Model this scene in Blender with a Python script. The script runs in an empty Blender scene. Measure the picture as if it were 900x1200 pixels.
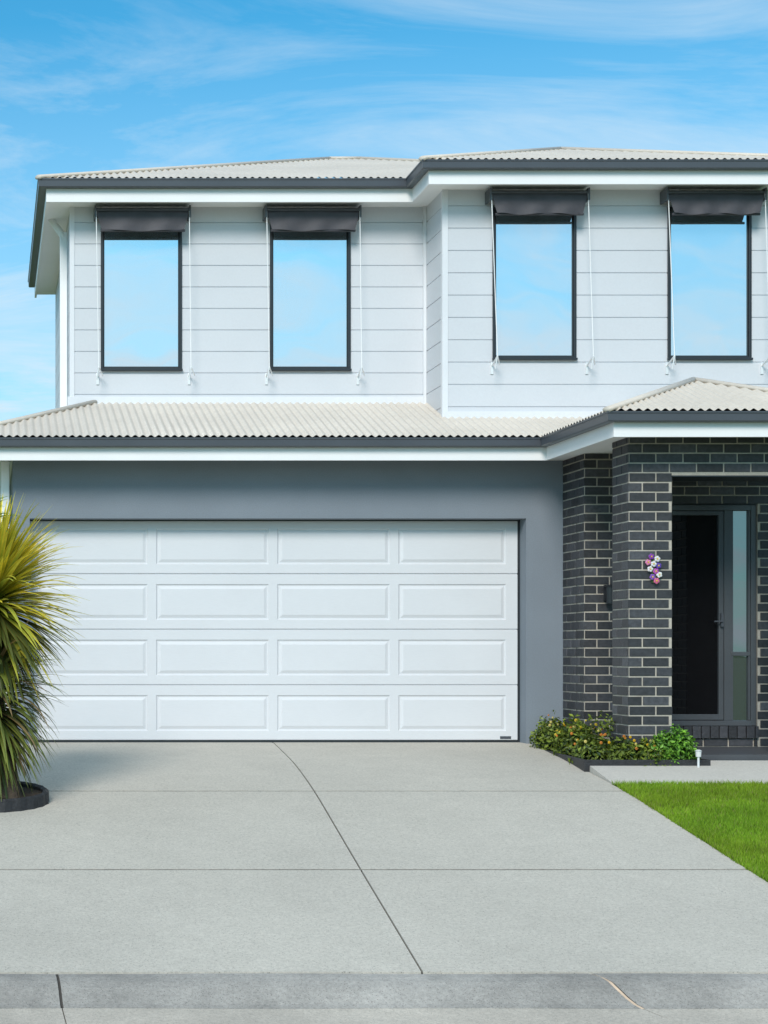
import bpy, math, random
from mathutils import Vector
random.seed(7)
scene=bpy.context.scene
# ------------------------------------------------------------------ materials
def newmat(name):
    m=bpy.data.materials.new(name); m.use_nodes=True
    nt=m.node_tree; b=nt.nodes['Principled BSDF']
    return m,nt,b
def N(nt,t,**kw):
    n=nt.nodes.new(t)
    for k,v in kw.items(): setattr(n,k,v)
    return n
def noise(nt,scale,detail=4,vec=None,rough=0.55):
    n=N(nt,'ShaderNodeTexNoise'); n.inputs['Scale'].default_value=scale
    n.inputs['Detail'].default_value=detail; n.inputs['Roughness'].default_value=rough
    if vec: nt.links.new(vec,n.inputs['Vector'])
    return n.outputs['Fac']
def ramp(nt,fac,p0,p1,v0,v1):
    r=N(nt,'ShaderNodeMapRange'); nt.links.new(fac,r.inputs[0])
    r.inputs[1].default_value=p0; r.inputs[2].default_value=p1
    r.inputs[3].default_value=v0; r.inputs[4].default_value=v1
    return r.outputs[0]
def mul(nt,a,b,op='MULTIPLY'):
    m=N(nt,'ShaderNodeMath',operation=op)
    for i,x in enumerate((a,b)):
        if isinstance(x,(int,float)): m.inputs[i].default_value=x
        else: nt.links.new(x,m.inputs[i])
    return m.outputs[0]
def scalecol(nt,col,fac):
    v=N(nt,'ShaderNodeVectorMath',operation='SCALE')
    if isinstance(col,tuple): v.inputs[0].default_value=col[:3]
    else: nt.links.new(col,v.inputs[0])
    nt.links.new(fac,v.inputs['Scale'])
    return v.outputs[0]
def simple(name,col,rough=0.6,var=0.08,vs=1.5,fine=0.05,fs=60,bump=0.0,bs=120,metal=0.0,coat=0):
    m,nt,b=newmat(name)
    tc=N(nt,'ShaderNodeTexCoord').outputs['Object']
    a=ramp(nt,noise(nt,vs,5,tc),0.3,0.7,1-var,1+var)
    c=ramp(nt,noise(nt,fs,2,tc),0.3,0.7,1-fine,1+fine)
    nt.links.new(scalecol(nt,col,mul(nt,a,c)),b.inputs['Base Color'])
    b.inputs['Roughness'].default_value=rough; b.inputs['Metallic'].default_value=metal
    if coat: b.inputs['Coat Weight'].default_value=coat
    if bump>0:
        bp=N(nt,'ShaderNodeBump'); bp.inputs['Strength'].default_value=bump; bp.inputs['Distance'].default_value=0.01
        nt.links.new(noise(nt,bs,4,tc),bp.inputs['Height']); nt.links.new(bp.outputs[0],b.inputs['Normal'])
    return m
def attrmat(name,rough=0.6,bump=0,bs=80,trans=0.0,var=0.15,vs=40,spec=0.5):
    m,nt,b=newmat(name)
    at=N(nt,'ShaderNodeAttribute'); at.attribute_name='Col'
    tc=N(nt,'ShaderNodeTexCoord').outputs['Object']
    a=ramp(nt,noise(nt,vs,3,tc),0.3,0.7,1-var,1+var)
    col=scalecol(nt,at.outputs['Color'],a)
    nt.links.new(col,b.inputs['Base Color'])
    b.inputs['Roughness'].default_value=rough
    b.inputs['Specular IOR Level'].default_value=spec
    if bump:
        bp=N(nt,'ShaderNodeBump'); bp.inputs['Strength'].default_value=bump; bp.inputs['Distance'].default_value=0.01
        nt.links.new(noise(nt,bs,4,tc),bp.inputs['Height']); nt.links.new(bp.outputs[0],b.inputs['Normal'])
    if trans>0:
        t=N(nt,'ShaderNodeBsdfTranslucent'); nt.links.new(col,t.inputs['Color'])
        mx=N(nt,'ShaderNodeMixShader'); mx.inputs[0].default_value=trans
        nt.links.new(b.outputs[0],mx.inputs[1]); nt.links.new(t.outputs[0],mx.inputs[2])
        nt.links.new(mx.outputs[0],nt.nodes['Material Output'].inputs['Surface'])
    return m
def concrete(name,col,speck=0.25,stain=0.1,bump=0.25,vor=75,pits=0.0):
    m,nt,b=newmat(name)
    tc=N(nt,'ShaderNodeTexCoord').outputs['Object']
    big=ramp(nt,noise(nt,0.55,6,tc,0.6),0.3,0.7,1-stain,1+stain*0.6)
    mid=ramp(nt,noise(nt,5,6,tc,0.7),0.3,0.7,1-stain*0.5,1+stain*0.4)
    fine=ramp(nt,noise(nt,45,5,tc,0.85),0.35,0.65,1-speck*0.6,1+speck*0.4)
    v=N(nt,'ShaderNodeTexVoronoi'); v.inputs['Scale'].default_value=vor; nt.links.new(tc,v.inputs['Vector'])
    dots=ramp(nt,v.outputs['Distance'],0.10,0.25,1-speck*1.6,1.0)
    f=mul(nt,mul(nt,big,mid),mul(nt,fine,dots))
    if pits>0:
        v2=N(nt,'ShaderNodeTexVoronoi'); v2.inputs['Scale'].default_value=16; nt.links.new(tc,v2.inputs['Vector'])
        gate=ramp(nt,noise(nt,3.3,3,tc),0.48,0.60,0.0,pits)
        dd=ramp(nt,v2.outputs['Distance'],0.05,0.13,1.0,0.0)
        f=mul(nt,f,mul(nt,1.0,mul(nt,gate,dd),'SUBTRACT'))
    nt.links.new(scalecol(nt,col,f),b.inputs['Base Color'])
    b.inputs['Roughness'].default_value=0.88
    bp=N(nt,'ShaderNodeBump'); bp.inputs['Strength'].default_value=bump; bp.inputs['Distance'].default_value=0.005
    nt.links.new(noise(nt,90,5,tc),bp.inputs['Height']); nt.links.new(bp.outputs[0],b.inputs['Normal'])
    return m
M={}
M['clad']=simple('painted_cladding',(0.605,0.62,0.65),0.5,0.035,0.8,0.015,40,0.05,60)
M['white']=simple('white_paint',(0.84,0.84,0.84),0.45,0.03,1.5,0.01)
M['trim']=simple('pale_trim',(0.70,0.71,0.735),0.45,0.03,1.5,0.01)
M['soffit']=simple('soffit_white',(0.86,0.86,0.85),0.6,0.03,1.2,0.01)
M['gutter']=simple('dark_gutter',(0.070,0.078,0.092),0.35,0.08,2,0.03)
M['roof']=simple('cream_roof_steel',(0.60,0.54,0.465),0.5,0.08,1.2,0.05,20)
M['render']=simple('grey_render',(0.195,0.226,0.262),0.8,0.06,1.1,0.06,90,0.35,160)
M['render2']=simple('grey_reveal',(0.15,0.175,0.20),0.8,0.05,1.1,0.06,90,0.3,160)
M['mortar']=simple('cream_mortar',(0.44,0.40,0.34),0.9,0.16,6,0.1,80,0.4,150)
M['brick']=attrmat('dark_brick',0.5,0.5,120,0,0.3,30)
M['black']=simple('black_frame',(0.022,0.025,0.03),0.35,0.05,3,0.02)
M['fabric']=simple('charcoal_canvas',(0.055,0.053,0.062),0.6,0.18,6,0.1,200,0.2,300)
M['steel']=simple('bright_steel',(0.8,0.8,0.8),0.35,0.05,5,0.02,metal=0.3)
M['cord']=simple('white_cord',(0.85,0.85,0.85),0.6,0.02,5,0.02)
M['dark']=simple('dark_interior',(0.012,0.012,0.014),0.8)
M['concrete']=concrete('driveway_concrete',(0.515,0.480,0.415),0.32,0.09,0.5,55,0.45)
M['path']=concrete('path_concrete',(0.54,0.505,0.45),0.2,0.07,0.3)
M['kerb']=concrete('kerb_concrete',(0.36,0.34,0.31),0.4,0.34,0.8)
M['pan']=concrete('gutter_concrete',(0.52,0.47,0.40),0.35,0.2,0.5)
M['joint']=simple('joint_grime',(0.06,0.055,0.05),0.95,0.2,8)
M['jointc']=simple('control_joint',(0.19,0.175,0.15),0.95,0.4,3,0.3,40)
M['jfill']=simple('joint_mortar',(0.62,0.46,0.33),0.95,0.2,8)
M['asphalt']=concrete('asphalt',(0.06,0.06,0.06),0.4,0.1,0.8)
M['tile']=simple('porch_tile',(0.07,0.072,0.078),0.5,0.1,4)
M['soil']=simple('mulch',(0.05,0.035,0.022),0.95,0.4,20,0.4,90,1.0,60)
M['edge']=simple('black_edging',(0.02,0.02,0.022),0.6,0.2,20,0.2,60,0.6,50)
M['ground']=simple('grassy_ground',(0.08,0.12,0.03),0.95,0.2,3,0.3,60,0.6,60)
M['lawnbase']=simple('lawn_base',(0.08,0.17,0.015),0.95,0.2,5,0.3,60,0.6,60)
M['blade']=attrmat('grass_blade',0.6,0,1,0.35,0.2,3,0.2)
M['leaf']=attrmat('leaf',0.45,0,1,0.25,0.15,20,0.4)
M['yleaf']=attrmat('strap_leaf',0.4,0,1,0.25,0.1,30,0.5)
M['bark']=simple('bark',(0.09,0.065,0.045),0.9,0.3,12,0.3,50,1.0,40)
M['petal']=attrmat('petal',0.6,0,1,0.2,0.05,20)
M['fence']=simple('fence_steel',(0.42,0.40,0.35),0.6,0.05)
m,nt,b=newmat('door_paint'); M['door']=m
tc=N(nt,'ShaderNodeTexCoord').outputs['Object']
mp=N(nt,'ShaderNodeMapping'); mp.inputs['Scale'].default_value=(6,6,70); nt.links.new(tc,mp.inputs[0])
gr=noise(nt,3,5,mp.outputs[0])
nt.links.new(scalecol(nt,(0.655,0.66,0.68),mul(nt,ramp(nt,gr,0.3,0.7,0.98,1.015),ramp(nt,noise(nt,0.9,4,tc),0.3,0.7,0.965,1.03))),b.inputs['Base Color'])
b.inputs['Roughness'].default_value=0.42
bp=N(nt,'ShaderNodeBump'); bp.inputs['Strength'].default_value=0.15; bp.inputs['Distance'].default_value=0.003
nt.links.new(gr,bp.inputs['Height']); nt.links.new(bp.outputs[0],b.inputs['Normal'])
def glassmat(name,col,fac,rough=0.01,tint=(0.93,0.97,1.0)):
    m,nt,b=newmat(name)
    b.inputs['Base Color'].default_value=(*col,1); b.inputs['Roughness'].default_value=0.5
    b.inputs['Specular IOR Level'].default_value=0.0
    g=N(nt,'ShaderNodeBsdfGlossy'); g.inputs['Roughness'].default_value=rough; g.inputs['Color'].default_value=(*tint,1)
    tc=N(nt,'ShaderNodeTexCoord').outputs['Object']
    bp=N(nt,'ShaderNodeBump'); bp.inputs['Strength'].default_value=0.03; bp.inputs['Distance'].default_value=0.08
    nt.links.new(noise(nt,1.5,1,tc),bp.inputs['Height']); nt.links.new(bp.outputs[0],g.inputs['Normal'])
    mx=N(nt,'ShaderNodeMixShader'); mx.inputs[0].default_value=fac
    nt.links.new(b.outputs[0],mx.inputs[1]); nt.links.new(g.outputs[0],mx.inputs[2])
    nt.links.new(mx.outputs[0],nt.nodes['Material Output'].inputs['Surface'])
    return m
M['glass']=glassmat('window_glass',(0.26,0.35,0.40),0.76)
M['dglass']=glassmat('dark_glass',(0.006,0.006,0.007),0.03)
M['sglass']=glassmat('sidelight_glass',(0.03,0.035,0.04),0.24)
# ------------------------------------------------------------------ mesh helpers
def link(o,parent=None):
    scene.collection.objects.link(o)
    if parent: o.parent=parent
    return o
def mk(name,v,f,mat,parent=None,cols=None,smooth=False):
    me=bpy.data.meshes.new(name); me.from_pydata([tuple(p) for p in v],[],f); me.update()
    if isinstance(mat,(list,tuple)):
        for x in mat: me.materials.append(x)
    else: me.materials.append(mat)
    if cols is not None:
        a=me.color_attributes.new('Col','FLOAT_COLOR','POINT')
        flat=[]
        for c in cols: flat+= [c[0],c[1],c[2],1.0]
        a.data.foreach_set('color',flat)
    if smooth: me.polygons.foreach_set('use_smooth',[True]*len(me.polygons))
    return link(bpy.data.objects.new(name,me),parent)
def empty(name,parent=None):
    return link(bpy.data.objects.new(name,None),parent)
class B:
    def __init__(s): s.v=[]; s.f=[]; s.c=[]
    def add(s,v,f,c=None):
        o=len(s.v); s.v+=[tuple(p) for p in v]; s.f+=[tuple(i+o for i in q) for q in f]
        if c is not None: s.c+=[c]*len(v)
    def box(s,x0,x1,y0,y1,z0,z1,c=None):
        v=[(x,y,z) for x in (x0,x1) for y in (y0,y1) for z in (z0,z1)]
        s.add(v,[(0,1,3,2),(4,6,7,5),(0,4,5,1),(2,3,7,6),(0,2,6,4),(1,5,7,3)],c)
    def prism(s,poly,y0,y1):
        n=len(poly); v=[(x,y0,z) for x,z in poly]+[(x,y1,z) for x,z in poly]
        s.add(v,[tuple(range(n)),tuple(range(2*n-1,n-1,-1))]+[(i,(i+1)%n,(i+1)%n+n,i+n) for i in range(n)])
    def slab(s,poly,z0,z1):
        n=len(poly); v=[(x,y,z0) for x,y in poly]+[(x,y,z1) for x,y in poly]
        s.add(v,[tuple(range(n)),tuple(range(2*n-1,n-1,-1))]+[(i,(i+1)%n,(i+1)%n+n,i+n) for i in range(n)])
    def tube(s,p0,p1,r0,r1=None,n=10,c=None,flat=1.0):
        r1=r0 if r1 is None else r1
        p0=Vector(p0);p1=Vector(p1); d=(p1-p0).normalized()
        up=Vector((0,0,1)) if abs(d.z)<0.95 else Vector((0,1,0))
        a=d.cross(up).normalized(); b=a.cross(d).normalized()
        v=[]
        for p,r in ((p0,r0),(p1,r1)):
            for i in range(n):
                t=2*math.pi*i/n; v.append(p+a*math.cos(t)*r+b*math.sin(t)*r*flat)
        s.add(v,[(i,(i+1)%n,(i+1)%n+n,i+n) for i in range(n)]+[tuple(range(n-1,-1,-1)),tuple(range(n,2*n))],c)
    def make(s,name,mat,parent=None,smooth=False):
        return mk(name,s.v,s.f,mat,parent,s.c if s.c else None,smooth)
def bevel(o,w=0.004,seg=2):
    m=o.modifiers.new('bevel','BEVEL'); m.width=w; m.segments=seg; m.limit_method='ANGLE'; return o
def sweep(bd,path,prof):
    n=len(path); P=[Vector(p) for p in path]; dirs=[(P[i+1]-P[i]).normalized() for i in range(n-1)]
    k=len(prof); v=[]
    for i in range(n):
        if i==0: o=Vector((dirs[0].y,-dirs[0].x))
        elif i==n-1: o=Vector((dirs[-1].y,-dirs[-1].x))
        else:
            a=Vector((dirs[i-1].y,-dirs[i-1].x)); b=Vector((dirs[i].y,-dirs[i].x)); o=a+b; o=o/(1+a.dot(b))
        for (u,z) in prof: v.append((P[i].x+o.x*u,P[i].y+o.y*u,z))
    f=[]
    for i in range(n-1):
        for j in range(k): f.append((i*k+j,i*k+(j+1)%k,(i+1)*k+(j+1)%k,(i+1)*k+j))
    f.append(tuple(range(k))); f.append(tuple((n-1)*k+j for j in range(k-1,-1,-1)))
    bd.add(v,f)
# ------------------------------------------------------------------ terrain profile
PX=[-5,9.4,11.6,14.0,15.3,17.0,40]; PZ=[-0.871-14.4*0.135,-0.871,-0.569,-0.224,-0.09,0.0,0.0]
def lin(y):
    for i in range(len(PX)-1):
        if y<=PX[i+1]: return PZ[i]+(PZ[i+1]-PZ[i])*(y-PX[i])/(PX[i+1]-PX[i])
    return 0.0
def prof(y):
    w=0.5 if y<16.6 else max(0.0,(17.1-y))
    return sum(lin(y+w*k/4) for k in range(-4,5))/9
ys=[-600,-60,-6,8.4,9.2,9.43]+[9.45+0.3*i for i in range(0,27)]+[17.6,60,600]
v=[];f=[]
xs=[-600,-60,-12,0,12,60,600]
for y in ys:
    z=-1.12 if y<9.3 else (prof(y)-0.035)
    if y==9.43: z=-0.91
    for x in xs: v.append((x,y,z))
nx=len(xs)
for i in range(len(ys)-1):
    for j in range(nx-1): f.append((i*nx+j,i*nx+j+1,(i+1)*nx+j+1,(i+1)*nx+j))
mk('ground',v,f,M['ground'])
bd=B(); bd.box(-120,120,-1.5,8.55,-1.10,-1.035); bd.make('road',M['asphalt'])
# driveway slabs
def cx(y): return 2.81-(17-y)*0.057
def rx(y):
    if y<=14.9: return 4.885+0.0205*y+0.0
    return 5.19+(y-14.9)*0.075
drive=empty('driveway')
G=0.006; GH=0.016
rows=[(9.46,11.6),(11.6,14.0),(14.0,17.22)]
bd=B()
for (a,b_) in rows:
    for side in (0,1):
        L=(lambda y:-0.75) if side==0 else (lambda y:cx(y)+G)
        R=(lambda y:cx(y)-G) if side==0 else (lambda y:rx(y))
        y0=a+(GH if a>9.5 else 0); y1=b_-(GH if b_<17 else 0)
        n=int((y1-y0)/0.18)+1
        vv=[];ff=[]
        for i in range(n+1):
            y=y0+(y1-y0)*i/n; z=prof(y)
            vv+=[(L(y),y,z-0.03),(L(y),y,z),(R(y),y,z),(R(y),y,z-0.03)]
        for i in range(n):
            for j in range(3): ff.append((4*i+j,4*i+j+1,4*i+4+j+1,4*i+4+j))
        ff.append((0,1,2,3)); ff.append((4*n+3,4*n+2,4*n+1,4*n))
        bd.add(vv,ff)
bd.make('slabs',M['concrete'],drive)
vv=[];ff=[]; n=44
for i in range(n+1):
    y=9.44+(17.2-9.44)*i/n; z=prof(y)-0.014
    vv+=[(-0.7,y,z),(rx(y)-0.02,y,z)]
for i in range(n): ff.append((2*i,2*i+1,2*i+3,2*i+2))
mk('joint_bed',vv,ff,M['joint'],drive)
bd=B()
for yj in (11.6,14.0):
    z0=prof(yj-GH)-0.003; z1=prof(yj+GH)-0.003
    bd.add([(-0.75,yj-GH,z0),(rx(yj),yj-GH,z0),(rx(yj),yj+GH,z1),(-0.75,yj+GH,z1)],[(0,1,2,3)])
bd.make('control_joint',M['jointc'],drive)
# kerb
kerb=empty('kerb')
kp=[(9.435,-0.93),(9.43,-0.868),(9.36,-0.872),(9.30,-0.885),(9.24,-0.908),(9.17,-0.945),(9.12,-0.972),(9.08,-0.985),(9.08,-1.08)]
pp=[(9.078,-1.08),(9.078,-0.987),(8.95,-1.0),(8.75,-1.018),(8.56,-1.03),(8.56,-1.08)]
joints=[-60,-5.6,-2.6,0.36,3.36,6.4,9.4,60]
slant={0.36:(0.0,0.015),3.36:(-0.06,0.09)}
wobs={0.36:0.0,3.36:0.010}
wide={0.36:0.008,3.36:0.012}
def kseg(profile,mat,name,gap):
    bd=B()
    for a,b_ in zip(joints[:-1],joints[1:]):
        vv=[];ff=[];k=len(profile); nn=24
        for s in range(nn+1):
            for j,(y,z) in enumerate(profile):
                t=(9.43-y)/0.35
                xa=a+(wide.get(a,gap) if name=='kerb_face' else gap); xb=b_-(wide.get(b_,gap) if name=='kerb_face' else gap)
                if a in slant: xa+=slant[a][0]+(slant[a][1]-slant[a][0])*t+wobs[a]*math.sin(t*7)
                if b_ in slant: xb+=slant[b_][0]+(slant[b_][1]-slant[b_][0])*t+wobs[b_]*math.sin(t*7)
                x=xa+(xb-xa)*s/nn
                vv.append((x,y,z+ (0.002*math.sin(x*3.1+y*9) if 0<j<k-1 else 0)))
        for s in range(nn):
            for j in range(k-1): ff.append((s*k+j,s*k+j+1,(s+1)*k+j+1,(s+1)*k+j))
        ff.append(tuple(range(k))); ff.append(tuple(nn*k+j for j in range(k-1,-1,-1)))
        bd.add(vv,ff)
    return bd.make(name,mat,kerb,smooth=False)
kseg(kp,M['kerb'],'kerb_face',0.006); kseg(pp,M['pan'],'gutter_pan',0.003)
def fillstrip(name,mat,xc,hw,dz):
    bd=B(); vv=[];ff=[]
    P=kp[1:8]
    for (y,z) in P:
        t=(9.43-y)/0.35; x=xc+slant[xc][0]+(slant[xc][1]-slant[xc][0])*t+wobs[xc]*math.sin(t*7)
        vv+=[(x-hw,y,z+dz),(x+hw,y,z+dz)]
    for i in range(len(P)-1): ff.append((2*i,2*i+1,2*i+3,2*i+2))
    bd.add(vv,ff); bd.make(name,mat,kerb)
fillstrip('kerb_joint_mortar',M['jfill'],3.36,0.009,-0.004)
fillstrip('kerb_joint_open',M['joint'],0.36,0.012,-0.012)
bd=B(); bd.add([(-60,9.33,-0.93),(60,9.33,-0.93),(60,9.15,-0.99),(-60,9.15,-0.99)],[(0,1,2,3)]); bd.add([(-60,9.425,-0.9),(60,9.425,-0.9),(60,9.47,-0.885),(-60,9.47,-0.885)],[(0,1,2,3)])
bd.make('kerb_joint_fill',M['joint'],kerb)
# path
def pz(y): return -0.195+(y-14.25)/(15.1-14.25)*0.155
bd=B(); vv=[];ff=[]
pts=[14.26+0.08*i for i in range(11)]
for y in pts:
    z=pz(y); x0=rx(y)+0.008
    vv+=[(x0,y,z-0.08),(x0,y,z),(10,y,z),(10,y,z-0.08)]
for i in range(len(pts)-1):
    for j in range(3): ff.append((4*i+j,4*i+j+1,4*i+5+j,4*i+4+j))
ff+=[(0,1,2,3)]
bd.add(vv,ff); bd.make('path',M['path'])
# lawn
def lz(y): return prof(y)-0.004 if y<13.9 else prof(y)+(y-13.9)*0.01
lawn=empty('lawn')
bd=B()
for (x0f,x1) in (((lambda y:rx(y)+0.01),60),((lambda y:-60),None)):
    vv=[];ff=[]; n=26
    for i in range(n+1):
        y=9.47+(14.25-9.47)*i/n
        a=x0f(y); b_=x1 if x1 is not None else -0.77
        vv+=[(a,y,lz(y)),(b_,y,lz(y))]
    for i in range(n): ff.append((2*i,2*i+1,2*i+3,2*i+2))
    bd.add(vv,ff)
bd.make('turf',M['lawnbase'],lawn)
vv=[];ff=[];cc=[]
rnd=random.random
for i in range(120000):
    y=10.6+(14.26-10.6)*rnd(); x=rx(y)-0.012*rnd()+(2.5)*rnd()
    z=lz(y); h=0.018+0.032*rnd(); a=rnd()*6.283; w=0.0035
    lx=(rnd()-0.5)*0.05; ly=(rnd()-0.5)*0.035
    dx=math.cos(a)*w; dy=math.sin(a)*w
    k=len(vv); vv+=[(x-dx,y-dy,z-0.004),(x+dx,y+dy,z-0.004),(x+lx,y+ly,z+h)]; ff.append((k,k+1,k+2))
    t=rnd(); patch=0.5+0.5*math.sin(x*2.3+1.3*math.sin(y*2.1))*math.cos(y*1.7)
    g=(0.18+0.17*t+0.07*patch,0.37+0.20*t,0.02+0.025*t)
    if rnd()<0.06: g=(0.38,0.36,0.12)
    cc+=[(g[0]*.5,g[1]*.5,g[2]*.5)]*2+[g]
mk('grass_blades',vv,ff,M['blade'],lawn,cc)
# ------------------------------------------------------------------ HOUSE
house=empty('two_storey_house')
H=house
def brick_col():
    t=random.gauss(0,1)
    b=0.033*math.exp(0.32*t)
    return (b*1.0,b*1.03,b*1.18)
bk=B()
PU,PV=0.24,0.086; JG=0.0058
def brick_face(o,u,n,w,z0,z1,par=0,ext=(0,0),holes=()):
    d=0.007
    def put(a,b_,c0,c1):
        col=brick_col(); e=0.003
        q=[]
        for (uu,zz,dd) in ((a,c0,0),(b_,c0,0),(b_,c1,0),(a,c1,0),(a+e,c0+e,d),(b_-e,c0+e,d),(b_-e,c1-e,d),(a+e,c1-e,d)):
            q.append((o[0]+u[0]*uu+n[0]*dd,o[1]+u[1]*uu+n[1]*dd,zz))
        bk.add(q,[(0,1,5,4),(1,2,6,5),(2,3,7,6),(3,0,4,7),(4,5,6,7)],col)
    k=math.floor(z0/PV)
    while k*PV<z1:
        c0=max(k*PV+JG,z0); c1=min((k+1)*PV-JG,z1)
        if c1-c0>0.015:
            ints=[(0,w)]
            for (ha,hb,hz0,hz1) in holes:
                zm=(c0+c1)/2
                if hz0<zm<hz1:
                    ni=[]
                    for a,b_ in ints:
                        if ha>a: ni.append((a,min(b_,ha)))
                        if hb<b_: ni.append((max(a,hb),b_))
                    ints=ni
            for a,b_ in ints:
                off=((k+par)%2)*PU/2
                s=math.floor((a-off)/PU)*PU+off
                while s<b_:
                    p0=max(s+JG,a - (ext[0] if a==0 else 0)) if s+JG>a+0.001 else a-(ext[0] if a==0 else 0)
                    p1=min(s+PU-JG,b_) if s+PU-JG<b_ else b_+(ext[1] if b_==w else 0)
                    if p1-p0>0.02: put(p0,p1,c0+random.uniform(-.0012,.0012),c1+random.uniform(-.0012,.0012))
                    s+=PU
        k+=1
ZS=2.81
brick_face((5.64,15.15),(1,0),(0,-1),1.80,-0.18,ZS-0.002,0,(0.006,0.006),[(0.38,1.42,-1,2.47)])
brick_face((5.64,15.54),(0,-1),(-1,0),0.39,-0.18,ZS-0.002,1)
brick_face((6.02,15.15),(0,1),(1,0),0.39,-0.18,2.45,1)
brick_face((7.06,15.54),(0,-1),(-1,0),0.39,-0.18,2.45,1)
brick_face((7.44,15.15),(0,1),(1,0),0.39,-0.18,ZS-0.002,1)
brick_face((5.68,16.4),(1,0),(0,-1),2.42,-0.12,ZS-0.002,0,(0.006,0),[(0.42,1.66,-1,2.33)])
brick_face((5.68,17.0),(0,-1),(-1,0),0.6,-0.12,ZS-0.002,1)
brick_face((8.1,16.4),(0,1),(1,0),6.0,-0.12,ZS-0.002,1)
x=6.10
while x<7.33:
    col=brick_col(); a=x+0.005; b_=min(x+0.081,7.338)
    bk.box(a,b_,16.37,16.44,0.085,0.198,col)
    x+=0.086
brick_face((6.10,16.402),(1,0),(0,-1),1.24,-0.02,0.08,0)
bk.make('brick_facing',M['brick'],H)
bd=B()
bd.prism([(5.64,-0.2),(6.02,-0.2),(6.02,2.47),(7.06,2.47),(7.06,-0.2),(7.44,-0.2),(7.44,2.9),(5.64,2.9)],15.15,15.54)
bd.prism([(5.68,-0.2),(6.10,-0.2),(6.10,2.33),(7.34,2.33),(7.34,-0.2),(8.10,-0.2),(8.10,2.85),(5.68,2.85)],16.4,16.62)
bd.box(6.101,7.339,16.405,16.6,-0.2,0.19)
bd.box(5.68,5.9,16.6,17.0,-0.2,2.85); bd.box(7.9,8.1,16.62,22.4,-0.2,2.85)
bd.make('brick_core',M['mortar'],H)
bd=B(); bd.box(6.021,7.059,15.142,15.545,2.458,2.468); bd.box(6.101,7.339,16.396,16.5,2.322,2.3275); bd.make('steel_lintel',M['black'],H)
# garage wall
bd=B()
bd.prism([(0.21,-0.1),(0.38,-0.1),(0.38,2.235),(5.31,2.235),(5.31,-0.1),(5.679,-0.1),(5.679,2.86),(0.21,2.86)],17.0,17.3)
bd.box(0.21,0.4,17.3,22.2,-0.1,2.86); bd.box(0.21,8.1,22.2,22.4,-0.1,2.86)
bd.make('garage_wall',M['render'],H)
# door
DY=17.2; x0,x1=0.385,5.285
bd=B(); pitch=(x1-x0-0.03)/4
def rect(a,b_,c,d,y): return [(a,y,c),(b_,y,c),(b_,y,d),(a,y,d)]
SEC=0.558
for r in range(4):
    zb=0.02+r*SEC; zt=zb+SEC-0.004
    xe=[x0]+[x0+0.01+pitch*i for i in range(1,4)]+[x1]
    e=0.007
    bd.add([(x0,DY+0.012,zb),(x1,DY+0.012,zb),(x1,DY,zb+e),(x0,DY,zb+e)],[(0,1,2,3)])
    bd.add([(x0,DY+0.012,zt),(x1,DY+0.012,zt),(x1,DY,zt-e),(x0,DY,zt-e)],[(3,2,1,0)])
    for c in range(4):
        A,Bx=xe[c],xe[c+1]
        pa=A+(0.07 if c==0 else 0.042)
        pb=Bx-(0.042 if c<3 else 0.115)
        ca,cb=zb+0.095,zt-0.10
        rings=[rect(A,Bx,zb+e,zt-e,DY)]
        for ins,dep in ((0,0),(0.010,0.010),(0.020,0.011),(0.050,0.001)):
            rings.append(rect(pa+ins,pb-ins,ca+ins,cb-ins,DY+dep))
        vv=sum(rings,[]); ff=[]
        for k in range(len(rings)-1):
            for j in range(4): ff.append((4*k+j,4*k+(j+1)%4,4*k+4+(j+1)%4,4*k+4+j))
        kk=4*(len(rings)-1); ff.append((kk,kk+1,kk+2,kk+3))
        bd.add(vv,ff)
bd.box(x0,x1,DY+0.013,DY+0.05,0.0,2.26)
bd.make('garage_door',M['door'],H)
bd=B(); bd.box(x0,x1,DY+0.002,DY+0.04,-0.01,0.021); bd.box(x1,5.31,DY+0.004,DY+0.04,0.0,2.235); bd.box(0.38,5.31,DY-0.01,DY+0.002,2.222,2.235)
bd.make('garage_door_seal',M['black'],H)
bd=B(); bd.box(5.11,5.22,DY-0.004,DY,0.035,0.062); bd.make('door_plate',M['gutter'],H)
# --- upper walls
BP=0.226
def siding(bd,P,ex,n,w,z0,z1,holes=()):
    cuts=sorted(set([0,w]+[h for q in holes for h in q[:2]]))
    for a,b_ in zip(cuts[:-1],cuts[1:]):
        m=(a+b_)/2; zi=[(z0,z1)]
        for (ha,hb,hz0,hz1) in holes:
            if ha<m<hb: zi=[(z0,hz0),(hz1,z1)]
        for (c,d) in zi:
            k=math.floor(c/BP)
            pts=[(0,c)]
            while k*BP<d+0.02:
                g=k*BP
                for (dd,zz) in ((0,g-0.006),(-0.009,g-0.0025),(-0.009,g+0.0025),(0,g+0.006)):
                    if c<zz<d: pts.append((dd,zz))
                k+=1
            pts.append((0,d))
            vv=[]
            for (dd,zz) in pts:
                for uu in (a,b_): vv.append((P[0]+ex[0]*uu+n[0]*dd,P[1]+ex[1]*uu+n[1]*dd,zz))
            bd.add(vv,[(2*i,2*i+1,2*i+3,2*i+2) for i in range(len(pts)-1)])
YL,YR=18.0,17.33; XC=4.57
wins=[(1.149,2.002,YL),(2.926,3.775,YL),(5.071,5.918,YR),(6.842,7.69,YR)]
WZ0,WZ1=3.872,5.41
bd=B()
siding(bd,(0.83,YL),(1,0),(0,-1),XC-0.83,3.2,5.62,[(a-0.83,b_-0.83,WZ0,WZ1) for a,b_,y in wins[:2]])
siding(bd,(XC,YR),(1,0),(0,-1),8.0-XC,3.0,5.62,[(a-XC,b_-XC,WZ0,WZ1) for a,b_,y in wins[2:]])
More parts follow.
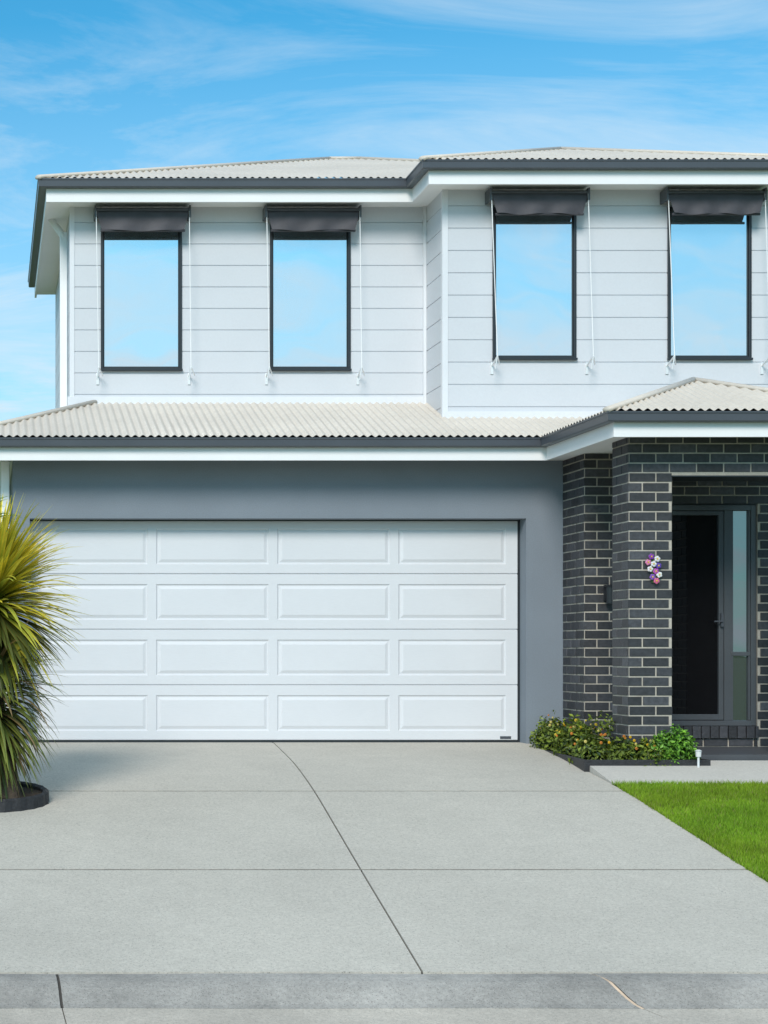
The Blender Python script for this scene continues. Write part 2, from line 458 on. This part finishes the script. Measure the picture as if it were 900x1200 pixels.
siding(bd,(XC,YL),(0,-1),(-1,0),YL-YR,3.0,5.62)
siding(bd,(0.83,22.2),(0,-1),(-1,0),22.2-YL,2.9,5.62)
siding(bd,(8.0,YR),(0,1),(1,0),22.2-YR,2.9,5.62)
bd.box(0.83,8.0,22.18,22.2,2.8,5.62)
bd.make('upper_wall_cladding',M['clad'],H)
bd=B(); bd.box(0.87,4.5,18.2,22.1,3.2,5.6); bd.box(4.62,7.95,17.55,22.1,3.0,5.6); bd.make('interior',M['dark'],H)
bd=B(); t=0.05
bd.box(0.822,0.822+t,YL-0.008,YL+t,3.3,5.60)
bd.box(XC-0.008,XC+t,YR-0.009,YR+t,3.0,5.60)
bd.box(XC-0.035,XC-0.002,YL-0.03,YL-0.001,3.45,5.60)
bd.make('corner_trim',M['trim'],H)
bd=B()
zf=2.985+.364*1.5+0.01
bd.box(0.80,XC-0.01,YL-0.02,YL-0.0005,zf-0.05,zf+0.05)
zf=2.985+.364*0.83+0.01
bd.box(XC-0.012,7.99,YR-0.02,YR-0.0005,zf-0.05,zf+0.045)
bd.make('apron_flashing',M['trim'],H)
for i,(a,b_,y) in enumerate(wins):
    w=empty('upper_window',H)
    bd=B(); fr=0.028; q=0.018
    bd.box(a,a+fr,y-q,y+0.09,WZ0,WZ1); bd.box(b_-fr,b_,y-q,y+0.09,WZ0,WZ1)
    bd.box(a+fr,b_-fr,y-q,y+0.09,WZ0,WZ0+fr); bd.box(a+fr,b_-fr,y-q,y+0.09,WZ1-fr,WZ1)
    bd.box(a-0.006,b_+0.006,y-q-0.02,y-q+0.01,WZ0-0.012,WZ0+0.010)
    s=0.011
    bd.box(a+fr,a+fr+s,y+0.0,y+0.05,WZ0+fr,WZ1-fr); bd.box(b_-fr-s,b_-fr,y+0.0,y+0.05,WZ0+fr,WZ1-fr)
    bd.box(a+fr+s,b_-fr-s,y+0.0,y+0.05,WZ0+fr,WZ0+fr+s)
    bevel(bd.make('frame',M['black'],w),0.003)
    bd=B(); bd.box(a+fr,b_-fr,y+0.012,y+0.018,WZ0+fr,WZ1-fr); bd.make('glass',M['glass'],w)
    aw=empty('window_awning',H)
    c=(a+b_)/2; hw=0.495; yy=y-0.13; zt=5.56
    bd=B()
    pr=[]
    for k in range(7):
        t=math.pi/2*k/6
        pr.append((y-0.02-0.17*math.sin(t),zt-0.055+0.055*math.cos(t)))
    vv=[];ff=[]
    for xx in (c-hw,c+hw):
        for (py,pz_) in pr: vv.append((xx,py,pz_))
        for (py,pz_) in reversed(pr): vv.append((xx,py+0.006,pz_-0.006))
    n=14
    ff=[(j,(j+1)%n,(j+1)%n+n,j+n) for j in range(n)]+[tuple(range(n)),tuple(range(2*n-1,n-1,-1))]
    bd.add(vv,ff)
    bd.box(c-hw-0.006,c-hw+0.012,y-0.19,y-0.001,zt-0.125,zt-0.0); bd.box(c+hw-0.012,c+hw+0.006,y-0.19,y-0.001,zt-0.125,zt-0.0)
    bevel(bd.make('hood',M['gutter'],aw),0.003)
    bd=B(); bd.tube((c-hw+0.012,yy,zt-0.072),(c+hw-0.012,yy,zt-0.072),0.048,n=18)
    bd.tube((c-hw+0.055,yy-0.037,zt-0.262),(c+hw-0.055,yy-0.037,zt-0.262),0.013,n=10)
    vv=[];ff=[];nx_=24;nz=5
    for j in range(nz+1):
        tz=j/nz; hwj=hw-0.015-0.05*tz
        for k in range(nx_+1):
            u=k/nx_*2-1
            vv.append((c+u*hwj,yy-0.047-0.012*tz+0.011*math.sin(u*(7+i)+i*2+tz*2)*tz,zt-0.072-tz*(0.19+0.009*math.cos(u*(3+i)+i))))
    for j in range(nz):
        for k in range(nx_): q0=j*(nx_+1)+k; ff.append((q0,q0+1,q0+nx_+2,q0+nx_+1))
    bd.add(vv,ff)
    bd.make('canvas',M['fabric'],aw,smooth=True)
    bd=B(); bc=B()
    for sgn in (-1,1):
        xb=c+sgn*(0.50 if sgn>0 else 0.46)+(0.03 if i>=2 else 0)
        xe2=c+sgn*0.485
        bc.tube((xe2,yy-0.05,zt-0.06),(xb,y-0.20,3.86),0.0045,n=6)
        bd.tube((xb,y-0.0,3.80),(xb,y-0.20,3.87),0.009,n=8)
        bd.box(xb-0.014,xb+0.014,y-0.012,y-0.001,3.72,3.84)
        bd.tube((xb,y-0.20,3.87),(xb-0.02,y-0.19,3.74),0.007,n=6)
        bd.tube((xb,y-0.20,3.875),(xb+0.05,y-0.10,3.80),0.006,n=6)
    bd.make('arms',M['steel'],aw); bc.make('cords',M['cord'],aw)
# --- roofs
def corr(bd,poly,h,u,amp=0.0105,pitch=0.076):
    U=Vector(u).normalized(); V=Vector((-U.y,U.x))
    q=[(Vector(p).dot(U),Vector(p).dot(V)) for p in poly]
    u0=min(a for a,_ in q); u1=max(a for a,_ in q); st=pitch/8
    n=int((u1-u0)/st); vv=[];ff=[]
    for i in range(n+1):
        uu=min(max(u0+st*i,u0+1e-4),u1-1e-4); vs=[]
        for k in range(len(q)):
            a=q[k]; b_=q[(k+1)%len(q)]
            if (a[0]-uu)*(b_[0]-uu)<=0 and abs(a[0]-b_[0])>1e-9:
                t=(uu-a[0])/(b_[0]-a[0]); vs.append(a[1]+t*(b_[1]-a[1]))
        lo,hi=min(vs),max(vs)
        dz=amp*math.sin(2*math.pi*uu/pitch)
        for vv_ in (lo,hi):
            p=U*uu+V*vv_; vv.append((p.x,p.y,h(p.x,p.y)+dz))
        if i: k=2*i; ff.append((k-2,k,k+1,k-1))
    bd.add(vv,ff)
m1=0.364; e1=2.985
bd=B()
corr(bd,[(-.42,16.52),(8.5,16.52),(7.0,18.02),(1.08,18.02)],lambda x,y:e1+m1*(y-16.5),(1,0))
corr(bd,[(-.40,16.52),(-.40,22.4),(.9,22.4),(.9,17.82)],lambda x,y:e1+m1*(x+.42),(0,1))
corr(bd,[(8.48,16.52),(7.1,17.9),(7.1,22.4),(8.48,22.4)],lambda x,y:e1+m1*(8.5-x),(0,1))
corr(bd,[(5.31,14.72),(6.54,15.95),(6.54,17.4),(5.31,17.4)],lambda x,y:e1+m1*(x-5.29),(0,1))
corr(bd,[(7.77,14.72),(6.54,15.95),(6.54,17.4),(7.77,17.4)],lambda x,y:e1+m1*(7.79-x),(0,1))
corr(bd,[(5.31,14.72),(7.77,14.72),(6.54,15.95)],lambda x,y:e1+m1*(y-14.7),(1,0))
m2=0.34; e2=5.77
corr(bd,[(.48,17.57),(8.3,17.57),(4.59,21.26),(4.19,21.26)],lambda x,y:e2+m2*(y-17.55),(1,0))
corr(bd,[(.50,17.57),(.50,22.4),(4.19,22.4),(4.19,21.26)],lambda x,y:e2+m2*(x-.48),(0,1))
corr(bd,[(8.28,17.57),(8.28,22.4),(4.59,22.4),(4.59,21.26)],lambda x,y:e2+m2*(8.3-x),(0,1))
corr(bd,[(4.27,16.90),(8.28,16.90),(6.275,18.905)],lambda x,y:e2+m2*(y-16.88),(1,0))
corr(bd,[(4.27,16.90),(6.275,18.905),(6.275,20),(4.27,20)],lambda x,y:e2+m2*(x-4.25),(0,1))
corr(bd,[(8.28,16.90),(6.275,18.905),(6.275,19.57),(8.28,17.56)],lambda x,y:e2+m2*(8.3-x),(0,1))
bd.make('corrugated_roof',M['roof'],H,smooth=True)
bd=B(); bd.add([(.5,22.39,5.7),(8.28,22.39,5.7),(4.59,22.39,7.03),(4.19,22.39,7.03)],[(0,1,2,3)])
bd.make('rear_gable',M['clad'],H)
bd=B(); r=0.045
def cap(p,q): bd.tube(p,q,r,n=14,flat=0.55)
def Z1(t): return e1+m1*t+0.006
def Z2(t): return e2+m2*t+0.006
cap((-.42,16.5,Z1(0)),(1.08,18.0,Z1(1.5))); cap((5.29,14.7,Z1(0)),(6.54,15.95,Z1(1.25))); cap((7.79,14.7,Z1(0)),(6.54,15.95,Z1(1.25)))
cap((6.54,15.95,Z1(1.25)),(6.54,17.33,Z1(1.25)))
cap((.48,17.55,Z2(0)),(4.19,21.26,Z2(3.71))); cap((4.19,21.26,Z2(3.71)),(4.59,21.26,Z2(3.71))); cap((8.3,17.55,Z2(0)),(4.59,21.26,Z2(3.71)))
cap((4.25,16.88,Z2(0)),(6.275,18.905,Z2(2.025))); cap((8.3,16.88,Z2(0)),(6.275,18.905,Z2(2.025))); cap((6.275,18.905,Z2(2.025)),(6.275,19.6,Z2(2.025)))
bd.make('ridge_capping',M['roof'],H,smooth=True)
up=[(.48,22.4),(.48,17.55),(4.25,17.55),(4.25,16.88),(8.3,16.88),(8.3,22.4)]
lo=[(-.42,22.4),(-.42,16.5),(5.29,16.5),(5.29,14.7),(7.79,14.7),(7.79,16.5),(8.5,16.5),(8.5,22.4)]
bd=B()
def gut(zt): return [(-0.082,zt-0.085),(-0.02,zt-0.085),(-0.006,zt-0.078),(-0.002,zt-0.02),(0.006,zt-0.012),(0.006,zt),(-0.012,zt),(-0.014,zt-0.06),(-0.082,zt-0.06)]
sweep(bd,up,gut(5.765)); sweep(bd,lo,gut(2.975))
bd.make('gutter',M['gutter'],H)
bd=B()
sweep(bd,up,[(-0.11,5.545),(-0.084,5.545),(-0.084,5.76),(-0.11,5.76)])
sweep(bd,lo,[(-0.11,2.765),(-0.084,2.765),(-0.084,2.97),(-0.11,2.97)])
bd.make('fascia',M['white'],H)
def inset(path,d):
    P=[Vector(p) for p in path]; dirs=[(P[i+1]-P[i]).normalized() for i in range(len(P)-1)]; out=[]
    for i in range(len(P)):
        if i==0:o=Vector((dirs[0].y,-dirs[0].x))
        elif i==len(P)-1:o=Vector((dirs[-1].y,-dirs[-1].x))
        else:
            a=Vector((dirs[i-1].y,-dirs[i-1].x)); b_=Vector((dirs[i].y,-dirs[i].x)); o=(a+b_)/(1+a.dot(b_))
        q=P[i]-o*d; out.append((q.x,q.y))
    return out
bd=B(); bd.slab(inset(up,0.109),5.587,5.61); bd.slab(inset(lo,0.109),2.81,2.83)
bd.make('soffit',M['soffit'],H)
bd=B()
bd.box(0.09,0.18,17.05,17.12,0,2.81)
bd.box(0.74,0.82,18.5,18.56,3.3,5.45); bd.tube((0.60,18.53,5.66),(0.78,18.53,5.40),0.038,n=10)
bevel(bd.make('downpipe',M['white'],H),0.008)
# entry door
bd=B(); ya,yb=16.42,16.50
bd.box(6.10,6.16,ya,yb,0.2,2.32); bd.box(7.285,7.34,ya,yb,0.2,2.32); bd.box(6.16,7.285,ya,yb,2.265,2.32); bd.box(6.16,7.285,ya-0.02,yb,0.2,0.25)
bd.box(7.03,7.09,ya,yb,0.25,2.265)
bd.box(6.165,6.22,ya+0.005,yb-0.01,0.255,2.26); bd.box(6.98,7.026,ya+0.005,yb-0.01,0.255,2.26); bd.box(6.22,6.98,ya+0.005,yb-0.01,0.255,0.31); bd.box(6.22,6.98,ya+0.005,yb-0.01,2.22,2.26)
bd.box(7.10,7.285,ya+0.005,yb-0.01,0.87,0.91)
bd.box(7.09,7.12,ya+0.01,yb-0.01,0.25,2.265); bd.box(7.265,7.285,ya+0.01,yb-0.01,0.25,2.265)
bevel(bd.make('entry_door_frame',simple('door_frame_grey',(0.07,0.077,0.086),0.35),H),0.004)
bd=B(); bd.box(6.22,6.98,16.455,16.465,0.31,2.22); bd.make('entry_door_screen',M['dglass'],H)
bd=B(); bd.box(7.12,7.265,16.455,16.465,0.25,2.265); bd.make('sidelight_glass',M['sglass'],H)
bd=B(); bd.box(6.99,7.015,16.395,16.425,1.15,1.28); bd.tube((7.0,16.385,1.2),(6.92,16.385,1.2),0.008); bd.make('door_handle',M['gutter'],H)
bd=B(); bd.box(6.1,7.34,16.6,16.62,0.1,2.4); bd.make('entry_backing',M['dark'],H)
bd=B(); bd.box(5.69,8.1,15.12,16.398,-0.09,0.0); bd.make('porch_floor',M['tile'],H)
wl=empty('wall_light',H)
bd=B(); bd.box(5.86,5.95,16.36,16.392,1.40,1.55); bd.tube((5.905,16.33,1.37),(5.905,16.33,1.53),0.04,0.045,n=14); bd.tube((5.905,16.33,1.53),(5.905,16.33,1.55),0.055,0.03,n=14)
bd.make('body',M['black'],wl)
# ------------------------------------------------------------------ flower ornament
bd=B()
cols=[(0.25,0.05,0.4),(0.8,0.8,0.8),(0.75,0.25,0.45),(0.8,0.8,0.82),(0.12,0.06,0.4),(0.8,0.75,0.78),(0.5,0.1,0.45),(0.85,0.85,0.85),(0.25,0.1,0.5),(0.7,0.15,0.3)]
pos=[(-0.02,0.11),(0.035,0.09),(-0.045,0.06),(0.0,0.045),(0.045,0.03),(-0.03,0.0),(0.02,-0.02),(0.05,-0.05),(-0.01,-0.07),(0.025,-0.105)]
for (px,pz2),c in zip(pos,cols):
    X=5.845+px; Zc=1.64+pz2; y=15.115-random.random()*0.015
    for k in range(5):
        a=2*math.pi*k/5+px*40
        cxp=X+math.cos(a)*0.015; czp=Zc+math.sin(a)*0.015
        vv=[(cxp,y-0.004,czp)]+[(cxp+math.cos(t)*0.013,y+0.002,czp+math.sin(t)*0.013) for t in [2*math.pi*j/7 for j in range(7)]]
        bd.add(vv,[(0,j,j%7+1) for j in range(1,8)],c)
    vv=[(X,y-0.009,Zc)]+[(X+math.cos(t)*0.008,y-0.005,Zc+math.sin(t)*0.008) for t in [2*math.pi*j/7 for j in range(7)]]
    bd.add(vv,[(0,j,j%7+1) for j in range(1,8)],(0.8,0.55,0.05))
bd.box(5.835,5.85,15.125,15.142,1.52,1.76,(0.05,0.12,0.03))
bd.make('flower_ornament',M['petal'])
# ------------------------------------------------------------------ garden bed
bed=empty('garden_bed')
poly=[(5.18,14.9),(6.22,14.9),(6.22,15.13),(5.66,15.3),(5.66,16.38),(5.66,16.98),(5.37,16.98)]
bd=B(); bd.slab(poly,-0.2,-0.055); bd.make('mulch',M['soil'],bed)
bd=B(); sweep(bd,[(5.365,17.0),(5.165,14.885),(6.235,14.885),(6.235,15.13)],[(-0.012,-0.22),(0.012,-0.22),(0.014,-0.03),(-0.012,-0.03)])
bevel(bd.make('edging',M['edge'],bed),0.004)
def foliage(bd,c,rad,n,ls,c0,c1,lump=0.25,aspect=0.5):
    lumps=[(Vector((random.gauss(0,1),random.gauss(0,1),random.gauss(0,1))).normalized(),random.uniform(0.25,0.5)) for _ in range(9)]
    for i in range(n):
        d=Vector((random.gauss(0,1),random.gauss(0,1),random.gauss(0,1))).normalized()
        if d.z<-0.3: d.z=-d.z
        s=1-lump+sum(lump*1.3 for l,w in lumps if d.dot(l)>1-w*0.6)*0.6
        s=min(s,1.3)
        rr=s*(random.random()**0.35)
        p=Vector((c[0]+d.x*rad[0]*rr,c[1]+d.y*rad[1]*rr,c[2]+d.z*rad[2]*rr))
        nrm=(d*0.8+Vector((random.gauss(0,.5),random.gauss(0,.5),random.gauss(0,.5)+0.3))).normalized()
        a=nrm.cross(Vector((random.gauss(0,1),random.gauss(0,1),random.gauss(0,1)))).normalized(); b_=nrm.cross(a)
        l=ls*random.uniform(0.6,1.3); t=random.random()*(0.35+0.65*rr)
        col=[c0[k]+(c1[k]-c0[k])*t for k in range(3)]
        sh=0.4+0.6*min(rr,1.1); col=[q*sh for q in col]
        bd.add([p-a*l*.5,p+b_*l*aspect*.5+nrm*l*.08,p+a*l*.5,p-b_*l*aspect*.5+nrm*l*.08],[(0,1,2,3)],tuple(col))
bd=B()
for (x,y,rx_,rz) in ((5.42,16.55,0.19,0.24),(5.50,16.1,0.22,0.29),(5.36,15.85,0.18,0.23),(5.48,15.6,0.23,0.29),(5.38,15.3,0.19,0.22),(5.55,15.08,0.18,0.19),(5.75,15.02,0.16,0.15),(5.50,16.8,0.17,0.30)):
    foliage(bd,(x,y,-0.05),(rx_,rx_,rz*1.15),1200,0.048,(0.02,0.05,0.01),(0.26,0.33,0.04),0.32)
    for k in range(9):
        a=random.random()*6.28; e=random.uniform(0.3,1.4)
        p=Vector((x+math.cos(a)*rx_*math.cos(e),y+math.sin(a)*rx_*math.cos(e),-0.04+rz*1.15*math.sin(e)))
        col=random.choice([(0.8,0.45,0.02),(0.85,0.62,0.06),(0.7,0.25,0.05),(0.8,0.65,0.2)])
        r_=random.uniform(0.008,0.015)
        vv=[(p.x,p.y-0.01,p.z+0.01)]+[(p.x+math.cos(t)*r_,p.y,p.z+math.sin(t)*r_) for t in [2*math.pi*j/7 for j in range(7)]]
        bd.add(vv,[(0,j,j%7+1) for j in range(1,8)],col)
bd.make('flowering_shrub',M['leaf'])
bd=B()
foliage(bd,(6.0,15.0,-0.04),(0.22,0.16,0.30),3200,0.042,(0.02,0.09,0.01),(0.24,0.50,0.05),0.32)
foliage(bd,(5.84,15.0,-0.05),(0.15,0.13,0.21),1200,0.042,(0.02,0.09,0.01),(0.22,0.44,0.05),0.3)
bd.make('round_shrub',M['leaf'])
bd=B(); bd.tube((6.12,14.82,-0.12),(6.12,14.82,0.0),0.010); bd.tube((6.12,14.82,-0.0),(6.12,14.82,0.05),0.022,0.026,n=14); bd.tube((6.12,14.82,0.05),(6.12,14.82,0.062),0.032,0.012,n=14)
bd.make('garden_light',M['steel'])
# ------------------------------------------------------------------ yucca
yu=empty('yucca_plant')
GX,GY=-0.06,13.6; gz=prof(GY)
def strap(bd,base,az,el,L,w,droop,cb,ct,nseg=9):
    h=Vector((math.cos(az),math.sin(az),0)); d=(h*math.cos(el)+Vector((0,0,1))*math.sin(el)).normalized()
    side=Vector((-math.sin(az),math.cos(az),0)); p=Vector(base); vv=[];cc_=[]
    for i in range(nseg+1):
        t=i/nseg
        wd=w*(0.55+0.9*t if t<0.4 else 0.91*(1-((t-0.4)/0.6)**1.8))+0.0015
        upv=side.cross(d).normalized()
        vv+=[p-side*wd+upv*wd*0.35,p,p+side*wd+upv*wd*0.35]
        c=[cb[k]+(ct[k]-cb[k])*min(1,t*1.2) for k in range(3)]
        edge=[min(1,c[0]*1.5+0.03),c[1]*1.18,c[2]*1.1]
        cc_+=[edge,c,edge]
        d=(d+Vector((0,0,-droop*(0.3+t)/nseg))).normalized(); p=p+d*L/nseg
    o=len(bd.v); bd.v+=[tuple(q) for q in vv]; bd.c+=cc_
    for i in range(nseg):
        k=o+3*i; bd.f+=[(k,k+1,k+4,k+3),(k+1,k+2,k+5,k+4)]
bd=B()
ctr=Vector((GX+0.07,GY,1.30))
for i in range(720):
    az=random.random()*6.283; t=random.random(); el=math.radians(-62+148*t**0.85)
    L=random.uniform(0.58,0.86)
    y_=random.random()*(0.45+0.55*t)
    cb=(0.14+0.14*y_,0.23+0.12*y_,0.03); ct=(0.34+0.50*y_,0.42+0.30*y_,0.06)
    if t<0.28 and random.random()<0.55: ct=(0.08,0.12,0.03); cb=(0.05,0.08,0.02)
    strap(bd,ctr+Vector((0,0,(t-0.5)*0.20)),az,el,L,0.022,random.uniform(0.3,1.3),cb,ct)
c2=Vector((GX+0.04,GY-0.05,0.46))
for i in range(700):
    az=random.random()*6.283; t=random.random(); el=math.radians(-70+135*t)
    L=random.uniform(0.46,0.74); y_=random.random()
    cb=(0.035,0.065,0.02); ct=(0.08+0.10*y_,0.13+0.12*y_,0.04)
    if random.random()<0.12: ct=(0.24,0.19,0.09)
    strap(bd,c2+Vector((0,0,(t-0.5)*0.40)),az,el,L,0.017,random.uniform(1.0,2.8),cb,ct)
c3=Vector((GX-0.10,GY+0.25,1.92))
for i in range(110):
    az=random.random()*6.283; el=math.radians(random.uniform(-10,85))
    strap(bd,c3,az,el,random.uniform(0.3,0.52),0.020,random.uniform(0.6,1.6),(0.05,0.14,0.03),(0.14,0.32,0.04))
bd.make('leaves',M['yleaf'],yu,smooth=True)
bd=B()
def trunk(pts):
    for (a,ra),(b_,rb) in zip(pts[:-1],pts[1:]): bd.tube(a,b_,ra,rb,n=14)
trunk([((GX+0.22,GY-0.1,gz-0.05),0.10),((GX+0.16,GY-0.08,0.0),0.08),((GX+0.08,GY-0.02,0.55),0.07),((GX+.07,GY,1.33),0.055)])
trunk([((GX-0.1,GY+0.08,gz-0.05),0.07),((GX-0.12,GY+0.2,0.8),0.05),((GX-0.10,GY+0.25,1.92),0.035)])
bd.make('trunk',M['bark'],yu)
ring=empty('tree_ring_bed')
bd=B(); R=0.50; n=96; vv=[]
RY=13.60
prf=[(R-0.03,-0.06),(R+0.02,-0.06),(R+0.012,0.085),(R-0.005,0.10),(R-0.03,0.085)]
for i in range(n):
    a=2*math.pi*i/n; sc=1+0.010*math.sin(a*24)
    for (r_,z_) in prf:
        xx=GX+math.cos(a)*r_*sc; yy=RY+math.sin(a)*r_*0.75*sc
        vv.append((xx,yy,prof(yy)+z_+0.009*math.sin(a*48)))
k=len(prf); ff=[]
for i in range(n):
    for j in range(k): ff.append((i*k+j,((i+1)%n)*k+j,((i+1)%n)*k+(j+1)%k,i*k+(j+1)%k))
bd.add(vv,ff); bd.make('edging',M['edge'],ring)
n=48
vv=[(GX,RY,gz+0.08)]+[(GX+math.cos(2*math.pi*i/n)*(R-0.02),RY+math.sin(2*math.pi*i/n)*(R-0.02)*0.75,prof(RY+math.sin(2*math.pi*i/n)*R*0.75)+0.06) for i in range(n)]
mk('mulch',vv,[(0,i+1,(i+1)%n+1) for i in range(n)],M['soil'],ring)
bd=B(); x=-14
while x<0.2:
    bd.box(x,x+0.11,19.0,19.02,0,1.75); bd.box(x+0.11,x+0.14,19.01,19.03,0,1.75); x+=0.14
bd.box(-14,0.2,18.98,19.05,1.75,1.80); bd.make('fence',M['fence'])
# ------------------------------------------------------------------ world
SUN_EL=math.radians(35); SUN_AZ=math.radians(-22)
sd=Vector((math.sin(SUN_AZ)*math.cos(SUN_EL),-math.cos(SUN_AZ)*math.cos(SUN_EL),math.sin(SUN_EL)))
w=bpy.data.worlds.new('World'); scene.world=w; w.use_nodes=True; nt=w.node_tree
bg=nt.nodes['Background']
sky=N(nt,'ShaderNodeTexSky',sky_type='NISHITA'); sky.sun_disc=False; sky.sun_elevation=SUN_EL
sky.sun_rotation=math.atan2(sd.x,sd.y); sky.air_density=1.0; sky.dust_density=0.6; sky.ozone_density=2.0
tc=N(nt,'ShaderNodeTexCoord').outputs['Generated']
sep=N(nt,'ShaderNodeSeparateXYZ'); nt.links.new(tc,sep.inputs[0])
den=mul(nt,mul(nt,sep.outputs[2],0.0,'MAXIMUM'),0.16,'ADD')
cxn=mul(nt,sep.outputs[0],den,'DIVIDE'); cyn=mul(nt,sep.outputs[1],den,'DIVIDE')
cmb=N(nt,'ShaderNodeCombineXYZ'); nt.links.new(cxn,cmb.inputs[0]); nt.links.new(cyn,cmb.inputs[1])
mp=N(nt,'ShaderNodeMapping'); mp.inputs['Scale'].default_value=(0.9,1.6,1); mp.inputs['Rotation'].default_value=(0,0,0.35); nt.links.new(cmb.outputs[0],mp.inputs[0])
nz=N(nt,'ShaderNodeTexNoise'); nz.inputs['Scale'].default_value=1.5; nz.inputs['Detail'].default_value=10; nz.inputs['Roughness'].default_value=0.64; nz.inputs['Distortion'].default_value=0.8
nt.links.new(mp.outputs[0],nz.inputs['Vector'])
cl=ramp(nt,nz.outputs['Fac'],0.44,0.78,0.0,0.75)
hz=ramp(nt,sep.outputs[2],0.12,0.345,0.52,0.0)
hi=ramp(nt,sep.outputs[2],0.42,0.85,0.0,0.6)
cf=mul(nt,mul(nt,mul(nt,cl,hz,'ADD'),hi,'ADD'),0.95,'MINIMUM')
tint=N(nt,'ShaderNodeMix',data_type='RGBA',blend_type='MULTIPLY'); tint.inputs[0].default_value=1.0
nt.links.new(sky.outputs[0],tint.inputs[6]); tint.inputs[7].default_value=(0.33,1.20,1.36,1)
mx=N(nt,'ShaderNodeMix',data_type='RGBA'); nt.links.new(cf,mx.inputs[0]); nt.links.new(tint.outputs[2],mx.inputs[6]); mx.inputs[7].default_value=(6.0,7.1,7.9,1)
nt.links.new(mx.outputs[2],bg.inputs['Color']); bg.inputs['Strength'].default_value=0.12
sl=bpy.data.lights.new('sun','SUN'); sl.energy=3.0; sl.angle=math.radians(20); sl.color=(1.0,0.92,0.86)
so=bpy.data.objects.new('sun',sl); scene.collection.objects.link(so)
so.rotation_euler=(-sd).to_track_quat('-Z','Y').to_euler()
# ------------------------------------------------------------------ camera
cam=bpy.data.cameras.new('camera'); co=bpy.data.objects.new('camera',cam); scene.collection.objects.link(co)
co.location=(0,0,0.9); co.rotation_euler=(math.radians(90),0,0)
cam.sensor_fit='VERTICAL'; cam.sensor_height=36; cam.lens=2006/1200*36
cam.shift_x=460/1200; cam.shift_y=165/1200; cam.clip_end=3000
scene.camera=co
scene.view_settings.view_transform='Standard'; scene.view_settings.look='None'; scene.view_settings.exposure=0
